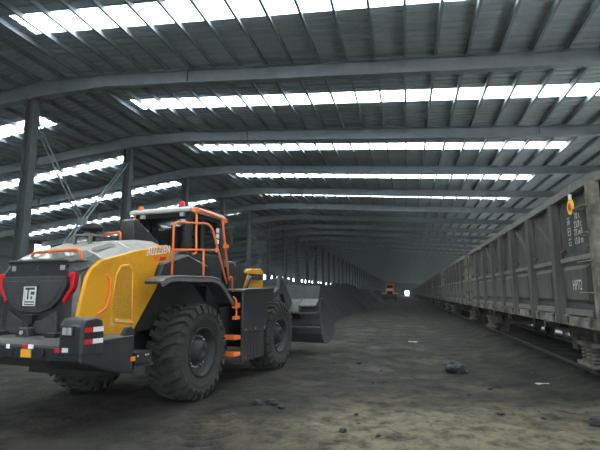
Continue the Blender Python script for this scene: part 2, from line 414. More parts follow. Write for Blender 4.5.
# ------------------------------------------------------------------ walls
bm = B()
zt = zr(XL)
WIN = [y for y in [46.2 + 5.62 * k for k in range(-4, 45)] if y < 292]; wz0, wz1, ww = 4.95, 6.2, 1.9
box(bm, XL - .08, XL, YNEAR, YEND, -.1, wz0); box(bm, XL - .08, XL, YNEAR, YEND, wz1, zt + .05)
prev = YNEAR
for y in WIN: box(bm, XL - .08, XL, prev, y - ww / 2, wz0, wz1); prev = y + ww / 2
box(bm, XL - .08, XL, prev, YEND, wz0, wz1)
for z in (1.5, 3.2, 4.9, 6.25): box(bm, XL, XL + .14, YNEAR, YEND, z - .03, z + .03)
wl = mesh_obj('wall_left', bm, 'wall_sheet'); tag(wl, None, None, kind='structure')
bm = B(); box(bm, -.02, .02, -ww / 2, ww / 2, wz0, wz1); pm = bpy.data.meshes.new('pane'); bm.to_mesh(pm); bm.free(); pm.materials.append(MATS['window_pane'])
bm = B(); 
for z in (wz0, wz1): box(bm, -.05, .05, -ww / 2, ww / 2, z - .03, z + .03)
for y in (-ww / 2, ww / 2): box(bm, -.05, .05, y - .03, y + .03, wz0, wz1)
fm = bpy.data.meshes.new('window_frame'); bm.to_mesh(fm); bm.free(); fm.materials.append(MATS['steel_frame'])
for k, y in enumerate(WIN):
    nwin += 1; w = bpy.data.objects.new('window_%d' % nwin, None); COL.objects.link(w); w.location = (XL - .04, y, 0); tag(w, None, None, kind='structure')
    for nm, me in (('pane', pm), ('window_frame', fm)):
        o = bpy.data.objects.new(nm, me); COL.objects.link(o); o.parent = w
# low gap under the right wall and slotted kerb, both added to shape light
bm = B(); box(bm, XR, XR + .08, YNEAR, YEND, 1.25, zr(XR) + .05)
for z in (1.35, 2.4, 3.6, 4.8, 6.0, 7.2): box(bm, XR - .14, XR, YNEAR, YEND, z - .03, z + .03)
tag(mesh_obj('wall_right', bm, 'wall_sheet'), None, None, kind='structure')
KX = 6.62; bm = B(); slots = [(20.9, 22.1), (22.5, 24.1), (25.2, 26.3), (27.2, 28.2)]; prev = YNEAR
box(bm, KX, KX + .12, YNEAR, YEND, .13, .44)
for a, b in slots: box(bm, KX, KX + .12, prev, a, -.12, .13); prev = b
box(bm, KX, KX + .12, prev, YEND, -.12, .13)
tag(mesh_obj('trim_1', bm, 'wall_sheet'), 'low kerb with drain slots beside the track', None, kind='structure')
bm = B(); box(bm, XL, -10.5, YNEAR - .1, YNEAR, -.1, zr(XL)); box(bm, 6.4, XR, YNEAR - .1, YNEAR, -.1, zr(XR)); prism(bm, [(-10.5, 6.6), (6.4, 6.6), (6.4, zr(6.4)), (-10.5, zr(-10.5))], YNEAR - .1, YNEAR, 1); prism(bm, [(XL, zr(XL)), (-10.5, zr(XL)), (-10.5, zr(-10.5)), (-11.5, zr(-11.5))], YNEAR - .1, YNEAR, 1); tag(mesh_obj('wall_front', bm, 'wall_sheet'), None, None, kind='structure')  # near gable out of view; its wide opening is added for frontal light
# far gable with an open door
bm = B(); dx0, dx1, dz = -1.2, 1.2, 3.2
box(bm, XL, dx0, YEND, YEND + .1, -.1, 9.4); box(bm, dx1, XR, YEND, YEND + .1, -.1, 9.4); box(bm, dx0, dx1, YEND, YEND + .1, dz, 9.4)
tag(mesh_obj('wall_back', bm, 'wall_sheet'), None, None, kind='structure')

# ------------------------------------------------------------------ coal heaps
def heap(xc, hw, h, ya, yb, label, seed, res=.28):
    def zf(X, Y):
        wob = 1.0 * fbm(Y * .12 + seed, X * .02 + seed, 3); d = np.abs(X - xc - np.clip(wob, -.1, .9) * 1.0)
        hh = h * (1 + .25 * fbm(Y * .09 + seed * 3, X * 0 + seed, 2))
        e = np.minimum(Y - ya, yb - Y)
        z = np.minimum(hh, np.minimum((hw - d) * hh / hw * 1.25, e * .62)) - .25 * np.exp(-(d / .8) ** 2)
        z = z + .30 * fbm(X * .9 + seed, Y * .9, 4) + .16 * fbm(X * 3.1 + seed, Y * 3.1, 3)
        return np.maximum(z, -.25)
    nY = int(min(260, (yb - ya) / res)); nX = int(min(60, 2 * hw / res))
    o = grid_obj('coal_heap', np.linspace(xc - hw - .6, xc + hw + .6, nX + 1), np.linspace(ya, yb, nY + 1), zf, 'coal')
    tag(o, label, 'coal heap', 'coal heaps along the column row', 'stuff')
heap(-7.85, 3.4, 2.65, 23, 72, 'nearest long black coal heap beyond the loader bucket', 3)
heap(-7.85, 3.4, 2.55, 74, 98, 'coal heap further down the shed, beside the distant loader', 8, .4)
heap(-7.85, 3.4, 2.6, 113, 290, 'farthest low coal heap near the end of the shed', 14, .8)

# ------------------------------------------------------------------ track
for x in (4.5 - .8, 4.5 + .8):
    bm = B(); Ya, Yb = -4, 298
    prism(bm, [(x - .037, .22), (x + .037, .22), (x + .037, .185), (x + .01, .17), (x + .01, .10), (x + .07, .07), (x - .07, .07), (x - .01, .10), (x - .01, .17), (x - .037, .185)], Ya, Yb, 1)
    o = mesh_obj('rail', bm, 'rail')
    tag(o, 'steel rail beside the dirt lane, under the wagon sides' if x < 4.5 else 'steel rail on the wall side, hidden beneath the wagons', 'rail', 'rails of the train track')
# ------------------------------------------------------------------ gondola wagons
WX, WL, HB = 4.5, 15.0, 1.65      # centre, length, half-width over posts
ZS, ZT = 1.22, 3.68
PY = [.32, 2.3, 4.15, 6.0, 7.5, 9.0, 10.85, 12.7, 14.68]
def wagon_meshes():
    m = {}
    def put(k, bm, mt, bev=0.):
        if bev: bevel(bm, bev, 1)
        me = bpy.data.meshes.new(k); bm.to_mesh(me); bm.free(); me.materials.append(MATS[mt]); m[k] = me
    R = .35
    # plan outline of the rounded tub
    def ring(hw, r, z):
        P = []
        for (cx, cy, a0) in ((-hw + r, r, 180), (hw - r, r, 270), (hw - r, WL - r, 0), (-hw + r, WL - r, 90)):
            for k in range(6):
                a = math.radians(a0 + 18 * k); P.append((cx + r * math.cos(a), cy + r * math.sin(a)))
        return P
    def wallring(bm, hw, r, t, z0, z1):
        A, C = ring(hw, r, 0), ring(hw - t, max(.05, r - t), 0); n = len(A)
        A = [Vector((p[0], p[1])) for p in A]; ctr = Vector((0, WL / 2))
        C = [Vector((p.x - math.copysign(min(t, abs(p.x)), p.x) if abs(p.x) > .01 else p.x, p.y + (t if p.y < WL / 2 else -t))) for p in A]
        V = [[bm.verts.new((p.x, p.y, z)) for p in L] for L in (A, C) for z in (z0, z1)]
        for i in range(n):
            j = (i + 1) % n
            bm.faces.new((V[0][i], V[0][j], V[1][j], V[1][i])); bm.faces.new((V[2][i], V[3][i], V[3][j], V[2][j]))
            bm.faces.new((V[1][i], V[1][j], V[3][j], V[3][i])); bm.faces.new((V[0][i], V[2][i], V[2][j], V[0][j]))
        bmesh.ops.recalc_face_normals(bm, faces=bm.faces[:])
    bm = B(); wallring(bm, HB - .12, R - .1, .04, ZS + .1, ZT - .08); put('body', bm, 'wagon')
    bm = B(); wallring(bm, HB - .01, R, .15, ZT - .14, ZT); put('top_chord', bm, 'wagon_chord')
    bm = B(); wallring(bm, HB - .03, .12, .14, ZS, ZS + .17); put('side_sill', bm, 'wagon_pale')
    bm = B(); box(bm, -HB + .1, HB - .1, .1, WL - .1, ZS + .02, ZS + .12); put('floor_plate', bm, 'wagon_under')
    bm = B(); box(bm, -.22, .22, -.05, WL + .05, .85, ZS + .03)
    for y in (2.3, 4.9, 7.5, 10.1, 12.7): box(bm, -HB + .2, HB - .2, y - .09, y + .09, .98, ZS + .03)
    put('underframe', bm, 'wagon_under')
    # hat-section post: wider flange at the sheet, narrow at the front
    bm = B(); w1, w2, d = .17, .12, .13
    prism(bm, [(0, -w1), (-d, -w2), (-d, w2), (0, w1)], ZS + .02, ZT - .13, 2); put('post', bm, 'wagon_post', .012)
    bm = B(); prism(bm, [(0, -.13), (-d - .005, -.10), (-d - .005, .10), (0, .13)], ZS + .02, ZT - .13, 2); put('corner_post', bm, 'wagon_pale', .012)
    # brace, door (scaled per bay by building two widths)
    for key, wd in (('wide', 1.48), ('slim', 1.13)):
        bm = B(); a = (wd / 2, ZT - .16); c = (-wd / 2, 2.58)
        prism(bm, [(a[0], a[1]), (a[0] - .13, a[1]), (c[0], c[1] + .12), (c[0], c[1])], -.045, 0, 0); put('brace_' + key, bm, 'wagon_post')
        bm = B(); box(bm, -.035, 0, -wd / 2, wd / 2, ZS + .2, 2.52); put('door_' + key, bm, 'wagon', .01)
        bm = B(); w = wd / 2 - .12; z0, z1 = 1.62, 2.28
        A = [(-w, z0), (w, z0), (w, z1), (-w, z1)]
        o = [bm.verts.new((-.035, y, z)) for y, z in A]; i_ = [bm.verts.new((-.085, y * .84, z + (.07 if z < 2 else -.07))) for y, z in A]
        bm.faces.new(i_)
        for k in range(4): bm.faces.new((o[k], o[(k + 1) % 4], i_[(k + 1) % 4], i_[k]))
        bmesh.ops.recalc_face_normals(bm, faces=bm.faces[:]); put('panel_' + key, bm, 'wagon_post')
        bm = B(); box(bm, -.075, 0, -wd / 2, wd / 2, 2.36, 2.44); put('rib_' + key, bm, 'wagon_chord', .01)
        bm = B(); box(bm, -.09, 0, -wd / 2 + .1, wd / 2 - .1, ZS + .2, ZS + .30); put('lip_' + key, bm, 'wagon_chord', .01)
    bm = B(); lathe(bm, [(-.10, .04), (-.10, .055), (.05, .055), (.05, .04)], 8, 1); box(bm, -.04, .06, -.04, .03, -.14, .03); put('hinge', bm, 'wagon_post')
    bm = B(); box(bm, -.07, .02, -.05, .05, -.11, .05); box(bm, -.10, -.02, -.09, .09, -.02, .025); put('latch', bm, 'wagon_pale')
    bm = B(); box(bm, -.06, .05, -.02, .02, -.06, .02); tube(bm, [(-.06, 0, 0), (-.10, 0, -.05), (-.09, 0, -.16)], .02, 6); put('hook', bm, 'bogie')
    bm = B(); box(bm, -HB + .3, HB - .3, -.03, .14, -.06, .06); put('end_rib', bm, 'wagon_post')
    bm = B(); tube(bm, soft([(.1, -.24, 0), (-.09, -.24, 0), (-.09, .24, 0), (.1, .24, 0)], .04), .018, 6); put('rung', bm, 'wagon_pale')
    # bogie side frame with springs, axles and wheels
    bm = B()
    for s in (-1, 1):
        x = s * 1.02
        prism(bm, [(-1.05, .62), (-.85, .78), (-.35, .86), (.35, .86), (.85, .78), (1.05, .62), (1.02, .50), (.8, .52), (.42, .28), (-.42, .28), (-.8, .52), (-1.02, .50)], x - .07, x + .07, 0)
        for y in (-.9, .9): box(bm, x - .11, x + .11, y - .16, y + .16, .45, .72)
    box(bm, -1.15, 1.15, -.18, .18, .62, .92); put('bogie_frame', bm, 'bogie')
    bm = B()
    for y in (-.24, 0, .24):
        P = [(-1.13 + .09 * math.cos(t), y + .09 * math.sin(t), .30 + .032 * t / 2 / PI * 2.1) for t in [k * PI / 4 for k in range(0, 41)]]
        tube(bm, P, .022, 5)
    box(bm, -1.27, -.99, -.42, .42, .24, .31); box(bm, -1.27, -.99, -.42, .42, .61, .68); put('spring', bm, 'wagon_pale')
    bm = B()
    for s in (-1, 1):
        lathe(bm, [(s * .72, .12), (s * .72, .455), (s * .75, .455), (s * .87, .45), (s * .87, .38), (s * .84, .36), (s * .84, .15), (s * .9, .12)], 24, 0)
    lathe(bm, [(-1.1, .08), (1.1, .08)], 10, 0); put('wheelset', bm, 'wagon_under')
    bm = B(); box(bm, -.11, .11, -.40, .1, .85, 1.09); box(bm, -.17, .17, -.49, -.28, .80, 1.14); tube(bm, [(.3, -.1, .95), (.32, -.25, .6), (.25, -.36, .45)], .03, 6); put('coupler', bm, 'bogie')
    return m
WM = wagon_meshes()
def part(name, me, parent, loc=(0, 0, 0), rz=0., sc=None):
    o = bpy.data.objects.new(name, me); COL.objects.link(o); o.parent = parent; o.location = loc; o.rotation_euler = (0, 0, rz)
    if sc: o.scale = sc
    return o
def make_wagon(y, label, full):
    t = thing('gondola_wagon', label, 'wagon', (WX, y, 0), 0, 'open coal wagons of the standing train')
    for k in ('body', 'top_chord', 'side_sill', 'floor_plate', 'underframe'): part(k, WM[k], t)
    for s in (1, -1):       # s=1: the side facing the lane
        rz = 0 if s == 1 else PI
        x = -s * (HB - .12)
        for i, py in enumerate(PY): part('post', WM['corner_post' if i in (0, 8) else 'post'], t, (x, py, 0), rz)
        if s == -1: continue
        for i in range(8):
            a, b = PY[i], PY[i + 1]; key = 'slim' if i in (3, 4) else 'wide'; c = (a + b) / 2
            d = part('door', WM['door_' + key], t, (x, c, 0))
            if full:
                part('panel', WM['panel_' + key], d); part('rib', WM['rib_' + key], d); part('lip', WM['lip_' + key], d); hw = (.74 if key == 'wide' else .565) - .06
                for q in (-hw, hw): part('hinge', WM['hinge'], d, (-.03, q, 2.55)); part('latch', WM['latch'], d, (-.04, q * .8, ZS + .14))
                if i % 2: part('hook', WM['hook'], d, (-.03, 0, ZS + .02))
            if i not in (0, 7, 3, 4): part('brace', WM['brace_' + key], t, (x, c, 0))
        if full:
            for z in (2.30, 2.75, 3.19, 1.80): part('rung', WM['rung'], t, (x - .10, .60, z))
    for yy, rz in ((0, 0), (WL, PI)):
        for z in (1.75, 2.25, 2.75, 3.2): part('end_rib', WM['end_rib'], t, (0, yy, z), rz)
        part('coupler', WM['coupler'], t, (0, yy, 0), rz)
    for yy in (2.25, WL - 2.25):
        b = part('bogie', WM['bogie_frame'], t, (0, yy, .20))
        part('spring', WM['spring'], b); part('spring', WM['spring'], b, (0, 0, 0), PI)
        for q in (-.9, .9): part('wheelset', WM['wheelset'], b, (0, q, .48 - .0))
    return t
ORD = ['nearest', 'second', 'third', 'fourth', 'fifth', 'sixth', 'seventh', 'eighth', 'ninth', 'tenth', 'eleventh', 'twelfth', 'thirteenth', 'fourteenth', 'fifteenth', 'sixteenth', 'seventeenth', 'eighteenth']
wagons = []
for k in range(18):
    lab = 'grey open coal wagon with a round yellow tag and white stencils on its side' if k == 0 else 'grey open coal wagon, %s in the train counting the one with the yellow tag' % ORD[k]
    wagons.append(make_wagon(7.55 + 16.0 * k, lab, k < 4))
w0 = wagons[0]
# lettering on the nearest wagon side (text normal to -x)
TR_ = (PI / 2, 0, -PI / 2)
xs_ = -(HB - .12) - .004
text('stencil', '70 t\n23.8 t\n77 m3\n13.0 m', .17, 'chalk', w0, (xs_, 1.22, 2.93), TR_, .001, 0, .9)
for q, st in enumerate(([(0, 1, .9, 1), (.45, .55, 0, 1), (0, 1, .45, .55), (0, .1, 0, .5), (.8, .9, .1, .5)], [(0, 1, .9, 1), (0, 1, .45, .55), (0, 1, 0, .1), (0, .1, 0, 1), (.9, 1, 0, 1)], [(0, 1, .75, .85), (.45, .55, .8, 1.05), (.1, .9, 0, .1), (.1, .2, 0, .5), (.8, .9, 0, .5), (.1, .9, .42, .5)])):
    bm = B()
    for (u0, u1, v0, v1) in st: box(bm, xs_ - .003, xs_, 1.72 - u1 * .14, 1.72 - u0 * .14, 3.04 - .19 * q + v0 * .14, 3.04 - .19 * q + v1 * .14)
    mesh_obj('stencil', bm, 'chalk', w0)
text('chalk_mark', 'HP72', .25, 'chalk', w0, (xs_ - .09, 1.22, 1.93), TR_, .001, .1, .8)
# round tag hanging on a wire
tg = thing('hanging_tag', 'round yellow tag with orange centre hanging on the nearest wagon', 'tag', (WX - HB - .045, 7.55 + .98, 3.27))
bm = B(); lathe(bm, [(-.012, .12), (-.014, .135), (.01, .135), (.012, .12)], 24, 0); mesh_obj('disc', bm, 'tag_yellow', tg)
bm = B(); lathe(bm, [(-.022, .07), (-.022, .078), (-.012, .078), (-.012, .07)], 20, 0); mesh_obj('centre', bm, 'tag_orange', tg)
bm = B()
for (a, b, c, d) in ((-.04, .04, .02, .032), (-.04, .04, -.012, 0), (-.045, .045, -.045, -.033), (-.006, .006, -.045, .045), (-.04, -.028, -.045, .02), (.028, .04, -.045, .02)): box(bm, -.026, -.021, a, b, c, d)
mesh_obj('character', bm, 'tag_red', tg)
bm = B(); box(bm, -.018, .018, -.035, .035, .13, .22); mesh_obj('clip', bm, 'white', tg)
tubeo('wire', [(0, 0, .2), (.01, .02, .3), (.012, -.01, .38)], .008, 'hyd', tg, 5)

# ------------------------------------------------------------------ wheel loader
def wheel_meshes():
    R = .81; W_ = .62; out = {}
    bm = B()   # carcass; axis x, outer face at +x = W/2
    h = W_ / 2
    prof = [(h - .07, .40), (h - .02, .44), (h + .01, .56), (h - .0, .66), (h - .04, .715), (h - .10, .742), (0, .750), (-h + .10, .742), (-h + .04, .715), (-h, .66), (-h - .01, .56), (-h + .02, .44), (-h + .07, .40)]
    lathe(bm, prof, 64, 0, closed=True)
    n = 26
    for s in (-1, 1):
        for k in range(n):
            a0 = 2 * PI * (k + (.5 if s < 0 else 0)) / n; da = 2 * PI / n
            # lug: from the shoulder wall, across the tread, slanting to the centre line
            sec = [(s * (h + .022), .665, 0), (s * (h - .03), R - .012, 0), (s * (h - .14), R, .25), (s * .02, R, .62)]
            ring = []
            for (x, r, sh) in sec:
                wd = .29 if abs(x) > .2 else .20
                A = a0 + sh * da
                ring.append([(x, r, A - wd * da), (x, r, A + wd * da)])
            V = []
            for (p, q) in ring:
                row = []
                for (x, r, A) in (p, q):
                    row.append(bm.verts.new((x, r * math.cos(A), r * math.sin(A))))
                for (x, r, A) in (q, p):
                    rr = r - .07 if abs(x) < h - .05 else r - .05; xx = x if abs(x) < h - .05 else x * .93
                    row.append(bm.verts.new((xx, rr * math.cos(A), rr * math.sin(A))))
                V.append(row)
            for i in range(3):
                for j in range(4): bm.faces.new((V[i][j], V[i][(j + 1) % 4], V[i + 1][(j + 1) % 4], V[i + 1][j]))
            bm.faces.new(V[0][::-1]); bm.faces.new(V[3])
    bmesh.ops.recalc_face_normals(bm, faces=bm.faces[:])
    me = bpy.data.meshes.new('tyre'); bm.to_mesh(me); bm.free(); me.materials.append(MATS['rubber']); out['tyre'] = me
    bm = B()
    prof = [(h - .05, .41), (h - .005, .425), (h - .03, .385), (h - .12, .36), (h - .15, .33), (h - .16, .20), (h - .04, .175), (h - .02, .12), (h - .02, .01)]
    lathe(bm, prof + [(-.1, .01), (-.1, .41)], 36, 0, None, True)
    me = bpy.data.meshes.new('rim'); bm.to_mesh(me); bm.free(); me.materials.append(MATS['rim'])
    for p in me.polygons: p.use_smooth = True
    out['rim'] = me
    bm = B(); lathe(bm, [(0, .016), (.03, .016), (.035, .01)], 6, 0)
    me = bpy.data.meshes.new('bolt'); bm.to_mesh(me); bm.free(); me.materials.append(MATS['bolt']); out['bolt'] = me
    return out, h
LM = thing('wheel_loader', 'large yellow and charcoal wheel loader with orange handrails, seen from behind', 'wheel loader', (LO[0], LO[1], 0), -LH)
WMs, wh = wheel_meshes()
WBASE = 3.42
for (y, s) in ((0, 1), (0, -1), (WBASE, 1), (WBASE, -1)):
    w = part('wheel', WMs['tyre'], LM, (s * 1.10, y, .80), 0 if s > 0 else PI); w.rotation_euler[0] = .13 * (1 + y)
    part('rim', WMs['rim'], w)
    for k in range(20):
        a = 2 * PI * k / 20; part('bolt', WMs['bolt'], w, (wh - .155, .265 * math.cos(a), .265 * math.sin(a)))
for y in (0, WBASE):
    bm = B(); lathe(bm, [(-1.0, .16), (-.5, .2), (-.3, .34), (.3, .34), (.5, .2), (1.0, .16)], 16, 0, Matrix.Translation((0, y, .80))); mesh_obj('axle', bm, 'frame_black', LM)
bm = B(); box(bm, -.55, .55, -1.75, 1.2, .62, 1.55); box(bm, -.72, .72, -1.3, .3, 1.35, 2.0); box(bm, -.4, .4, 1.1, 1.9, .7, 1.3); bevel(bm, .03, 1); mesh_obj('rear_frame', bm, 'frame_black', LM)
boxo('engine_block', (-.76, .76, -2.0, -.35, 1.2, 2.2), 'black', LM)
# yellow hood sides
SIDE = [(-2.27, 1.30), (-2.22, 1.62), (-2.14, 2.02), (-2.05, 2.16), (-1.90, 2.27), (-1.62, 2.35), (-1.27, 2.45), (-.90, 2.53), (-.66, 2.60), (-.42, 2.63), (-.30, 2.60), (-.26, 2.47), (-.42, 2.30), (-.66, 1.87), (-1.17, 1.20), (-1.55, 1.18)]
PAN = [(-1.52, 2.20), (-1.34, 2.23), (-1.24, 2.16), (-1.20, 1.34), (-1.58, 1.38), (-1.66, 1.56), (-1.60, 2.06)]
def inset(p, k):
    c = Vector((sum(a for a, b in p) / len(p), sum(b for a, b in p) / len(p))); return [tuple(c + (Vector(q) - c) * k) for q in p]
for s in (1, -1):
    a, b = (.80, .87) if s > 0 else (-.87, -.80)
    sd = prismo('hood_side', SIDE if s > 0 else [(max(p, -1.96), q) for p, q in SIDE[1:]], a, b, 0, 'yellow', LM, .03, 3)
    bm = B(); A, C = PAN, inset(PAN, .88); n = len(A); x1, x2 = s * .869, s * .885
    V = [[bm.verts.new((x, *p)) for p in L] for x, L in ((x1, inset(PAN, 1.05)), (x2, A), (x2, inset(PAN, .92)), (x1, C))]
    for r in range(3):
        for i in range(n): bm.faces.new((V[r][i], V[r][(i + 1) % n], V[r + 1][(i + 1) % n], V[r + 1][i]))
    bmesh.ops.recalc_face_normals(bm, faces=bm.faces[:]); mesh_obj('vent_frame', bm, 'yellow', sd)
    mm = MATS.get('vent_mesh')
    if not mm:
        mm = mat('vent_mesh', (.62, .29, .02), .5); nt = mm.node_tree; N, Lk = nt.nodes, nt.links
        vo = N.new('ShaderNodeTexVoronoi'); vo.inputs['Scale'].default_value = 42; vo.inputs['Randomness'].default_value = .15; tc = N.new('ShaderNodeTexCoord'); Lk.new(tc.outputs['Object'], vo.inputs['Vector'])
        rp = N.new('ShaderNodeValToRGB'); rp.color_ramp.elements[0].position = .32; rp.color_ramp.elements[1].position = .42; rp.color_ramp.elements[0].color = (.10, .05, .01, 1); rp.color_ramp.elements[1].color = (.60, .29, .02, 1)
        Lk.new(vo.outputs['Distance'], rp.inputs[0]); Lk.new(rp.outputs[0], N['Principled BSDF'].inputs['Base Color'])
    bm = B(); prism(bm, C, s * .866, s * .874, 0); mesh_obj('vent_mesh', bm, 'vent_mesh', sd)
    tubeo('grab_handle', soft([(s * .86, -1.80, 2.08), (s * .90, -1.74, 2.02), (s * .90, -1.72, 1.80), (s * .90, -1.78, 1.58), (s * .86, -1.93, 1.50)], .08), .016, 'orange', sd)
text('lettering', 'AUZZ2EN', .19, 'white', LM, (.876, -.66, 2.505), (PI / 2, -.16, PI / 2), .003, .25, .72)
for nm, pts, m in (('decal', [(-.62, 2.33), (-.46, 2.36), (-.44, 2.42), (-.60, 2.41)], 'red'), ('decal', [(-.78, 2.36), (-.64, 2.33), (-.62, 2.42), (-.76, 2.42)], 'tag_orange'), ('decal', [(-.62, 2.24), (-.5, 2.27), (-.47, 2.33), (-.6, 2.32)], 'white')): prismo(nm, pts, .869, .874, 0, m, LM)
# grey hood top
SECR = [(-2.215, 2.06, 2.24), (-2.17, 2.11, 2.285), (-2.05, 2.17, 2.335), (-1.87, 2.285, 2.408)]
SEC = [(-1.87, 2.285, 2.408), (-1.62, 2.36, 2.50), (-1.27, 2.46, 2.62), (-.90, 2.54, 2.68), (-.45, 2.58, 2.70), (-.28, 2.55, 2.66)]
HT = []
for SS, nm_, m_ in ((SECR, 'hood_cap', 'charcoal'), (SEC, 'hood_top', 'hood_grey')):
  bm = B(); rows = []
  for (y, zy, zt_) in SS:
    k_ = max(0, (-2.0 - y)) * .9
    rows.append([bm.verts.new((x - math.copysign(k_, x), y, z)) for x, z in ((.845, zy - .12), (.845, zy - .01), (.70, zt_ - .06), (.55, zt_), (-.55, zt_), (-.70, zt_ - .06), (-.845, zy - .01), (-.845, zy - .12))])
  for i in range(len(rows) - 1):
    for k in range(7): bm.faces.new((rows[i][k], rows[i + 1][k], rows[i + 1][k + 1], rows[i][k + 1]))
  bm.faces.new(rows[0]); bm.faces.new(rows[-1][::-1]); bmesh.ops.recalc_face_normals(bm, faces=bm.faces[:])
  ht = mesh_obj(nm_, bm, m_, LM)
for (xa, xb, ya, yb, za, zb) in ((.56, .64, -1.75, -1.35, 2.46, 2.60),):
    bm = B(); quad(bm, (.56, -1.80, 2.452), (.67, -1.80, 2.415), (.67, -1.42, 2.535), (.56, -1.42, 2.575)); mesh_obj('vent_insert', bm, 'charcoal', ht)
for y in (-1.86, -1.33):
    z = 2.41 if y < -1.5 else 2.60
    tubeo('panel_seam', [(.845, y, z - .115), (.70, y, z - .045), (.55, y, z + .012), (-.5, y, z + .012)], .008, 'white', ht, 5)
# rear shell with rounded corners
def plan(hw, yr, r, yf, n=6):
    P = [(hw, yf)]
    for k in range(n + 1):
        a = math.radians(-90 * k / n); P.append((hw - r * 1.5 + r * 1.5 * math.cos(a), yr + r + r * math.sin(a)))
    return P + [(-x, y) for x, y in P[::-1]]
bm = B(); prism(bm, plan(.86, -2.20, .26, -1.96), 1.12, 2.245, 2); bevel(bm, .03, 2)
bmesh.ops.bisect_plane(bm, geom=bm.verts[:] + bm.edges[:] + bm.faces[:], plane_co=(0, 0, 2.04), plane_no=(0, 0, 1))
for v in bm.verts:
    if v.co.z > 2.06: v.co.x *= .90
mesh_obj('rear_shell', bm, 'charcoal', LM)
bm = B(); prism(bm, plan(.74, -2.235, .2, -2.0), 2.225, 2.27, 2); bevel(bm, .012, 1); mesh_obj('rear_lip', bm, 'charcoal', LM)
boxo('light_slot', (-.52, .58, -2.212, -2.19, 2.10, 2.20), 'black', LM)
for x in (-.44, .50): boxo('work_lamp', (x - .035, x + .035, -2.23, -2.20, 2.115, 2.185), 'lamp', LM, .008)
bm = B(); lathe(bm, [(-2.235, .028), (-2.20, .034)], 14, 1, Matrix.Translation((.05, 0, 2.15))); box(bm, -.02, .12, -2.215, -2.2, 2.11, 2.19); mesh_obj('rear_camera', bm, 'grille', LM)
GR = [(-.60, 2.03), (.60, 2.03), (.615, 1.90), (.50, 1.70), (.38, 1.60), (.18, 1.53), (-.18, 1.53), (-.38, 1.60), (-.50, 1.70), (-.615, 1.90)]
bm = B(); prism(bm, GR, -2.25, -2.19, 1); bevel(bm, .018, 2); gr = mesh_obj('rear_grille', bm, 'grille', LM)
for s in (-1, 1):
    x0, x1 = (.06, .50) if s > 0 else (-.50, -.06)
    prismo('grille_panel', [(s * .13, 1.97), (s * .55, 1.97), (s * .55, 1.88), (s * .42, 1.70), (s * .30, 1.63), (s * .17, 1.60)], -2.262, -2.245, 1, 'grille', gr, .012, 1)
    prismo('tail_lamp', [(s * .61, 2.07), (s * .73, 2.08), (s * .715, 1.86), (s * .57, 1.655), (s * .53, 1.70), (s * .66, 1.87), (s * .66, 2.01), (s * .61, 2.02)], -2.225, -2.15, 1, 'red', LM, .008, 1)
LG = [(-.46, 1.56), (-.36, 1.50), (-.17, 1.42), (.17, 1.42), (.36, 1.50), (.46, 1.56), (.50, 1.24), (-.50, 1.24)]
prismo('lower_panel', LG, -2.24, -2.19, 1, 'grille', LM, .02, 2)
# emblem: white rounded frame with two strokes-letters
bm = B()
E_ = [(-.115, .115, .122, .135), (-.115, .115, -.135, -.122), (-.115, -.10, -.13, .13), (.10, .115, -.13, .13),
      (-.08, -.055, -.07, .09), (-.08, -.02, -.07, -.045), (-.01, .085, .065, .09), (-.01, .013, -.07, .09), (-.01, .085, -.07, -.045), (.06, .085, -.07, .02), (.03, .085, .0, .022), (-.08, .085, -.105, -.088)]
for (a, b, c, d) in E_: box(bm, a, b, -.008, .008, c, d)
em = mesh_obj('emblem', bm, 'white', LM); em.location = (-.02, -2.272, 1.755)
bm = B(); box(bm, -.15, .11, -2.266, -2.24, 1.60, 1.91); bevel(bm, .02, 2); mesh_obj('emblem_plate', bm, 'grille', LM)
bm = B(); box(bm, -.10, .08, -2.29, -2.2, 1.37, 1.50); box(bm, -.05, .05, -2.31, -2.2, 1.28, 1.38); bevel(bm, .015, 1); mesh_obj('hood_latch', bm, 'charcoal', LM)
prismo('pin_bracket', [(-.13, 1.20), (.13, 1.20), (.08, 1.33), (-.08, 1.33)], -2.36, -2.22, 1, 'charcoal', LM, .015, 1)
bm = B(); lathe(bm, [(-2.375, .028), (-2.35, .03)], 12, 1, Matrix.Translation((0, 0, 1.265))); mesh_obj('pin', bm, 'bolt', LM)
for s in (-1, 1):
    x0, x1 = sorted((s * .42, s * .62)); boxo('grab_foot', (x0, x1, -2.36, -2.2, 1.16, 1.27), 'charcoal', LM, .03)
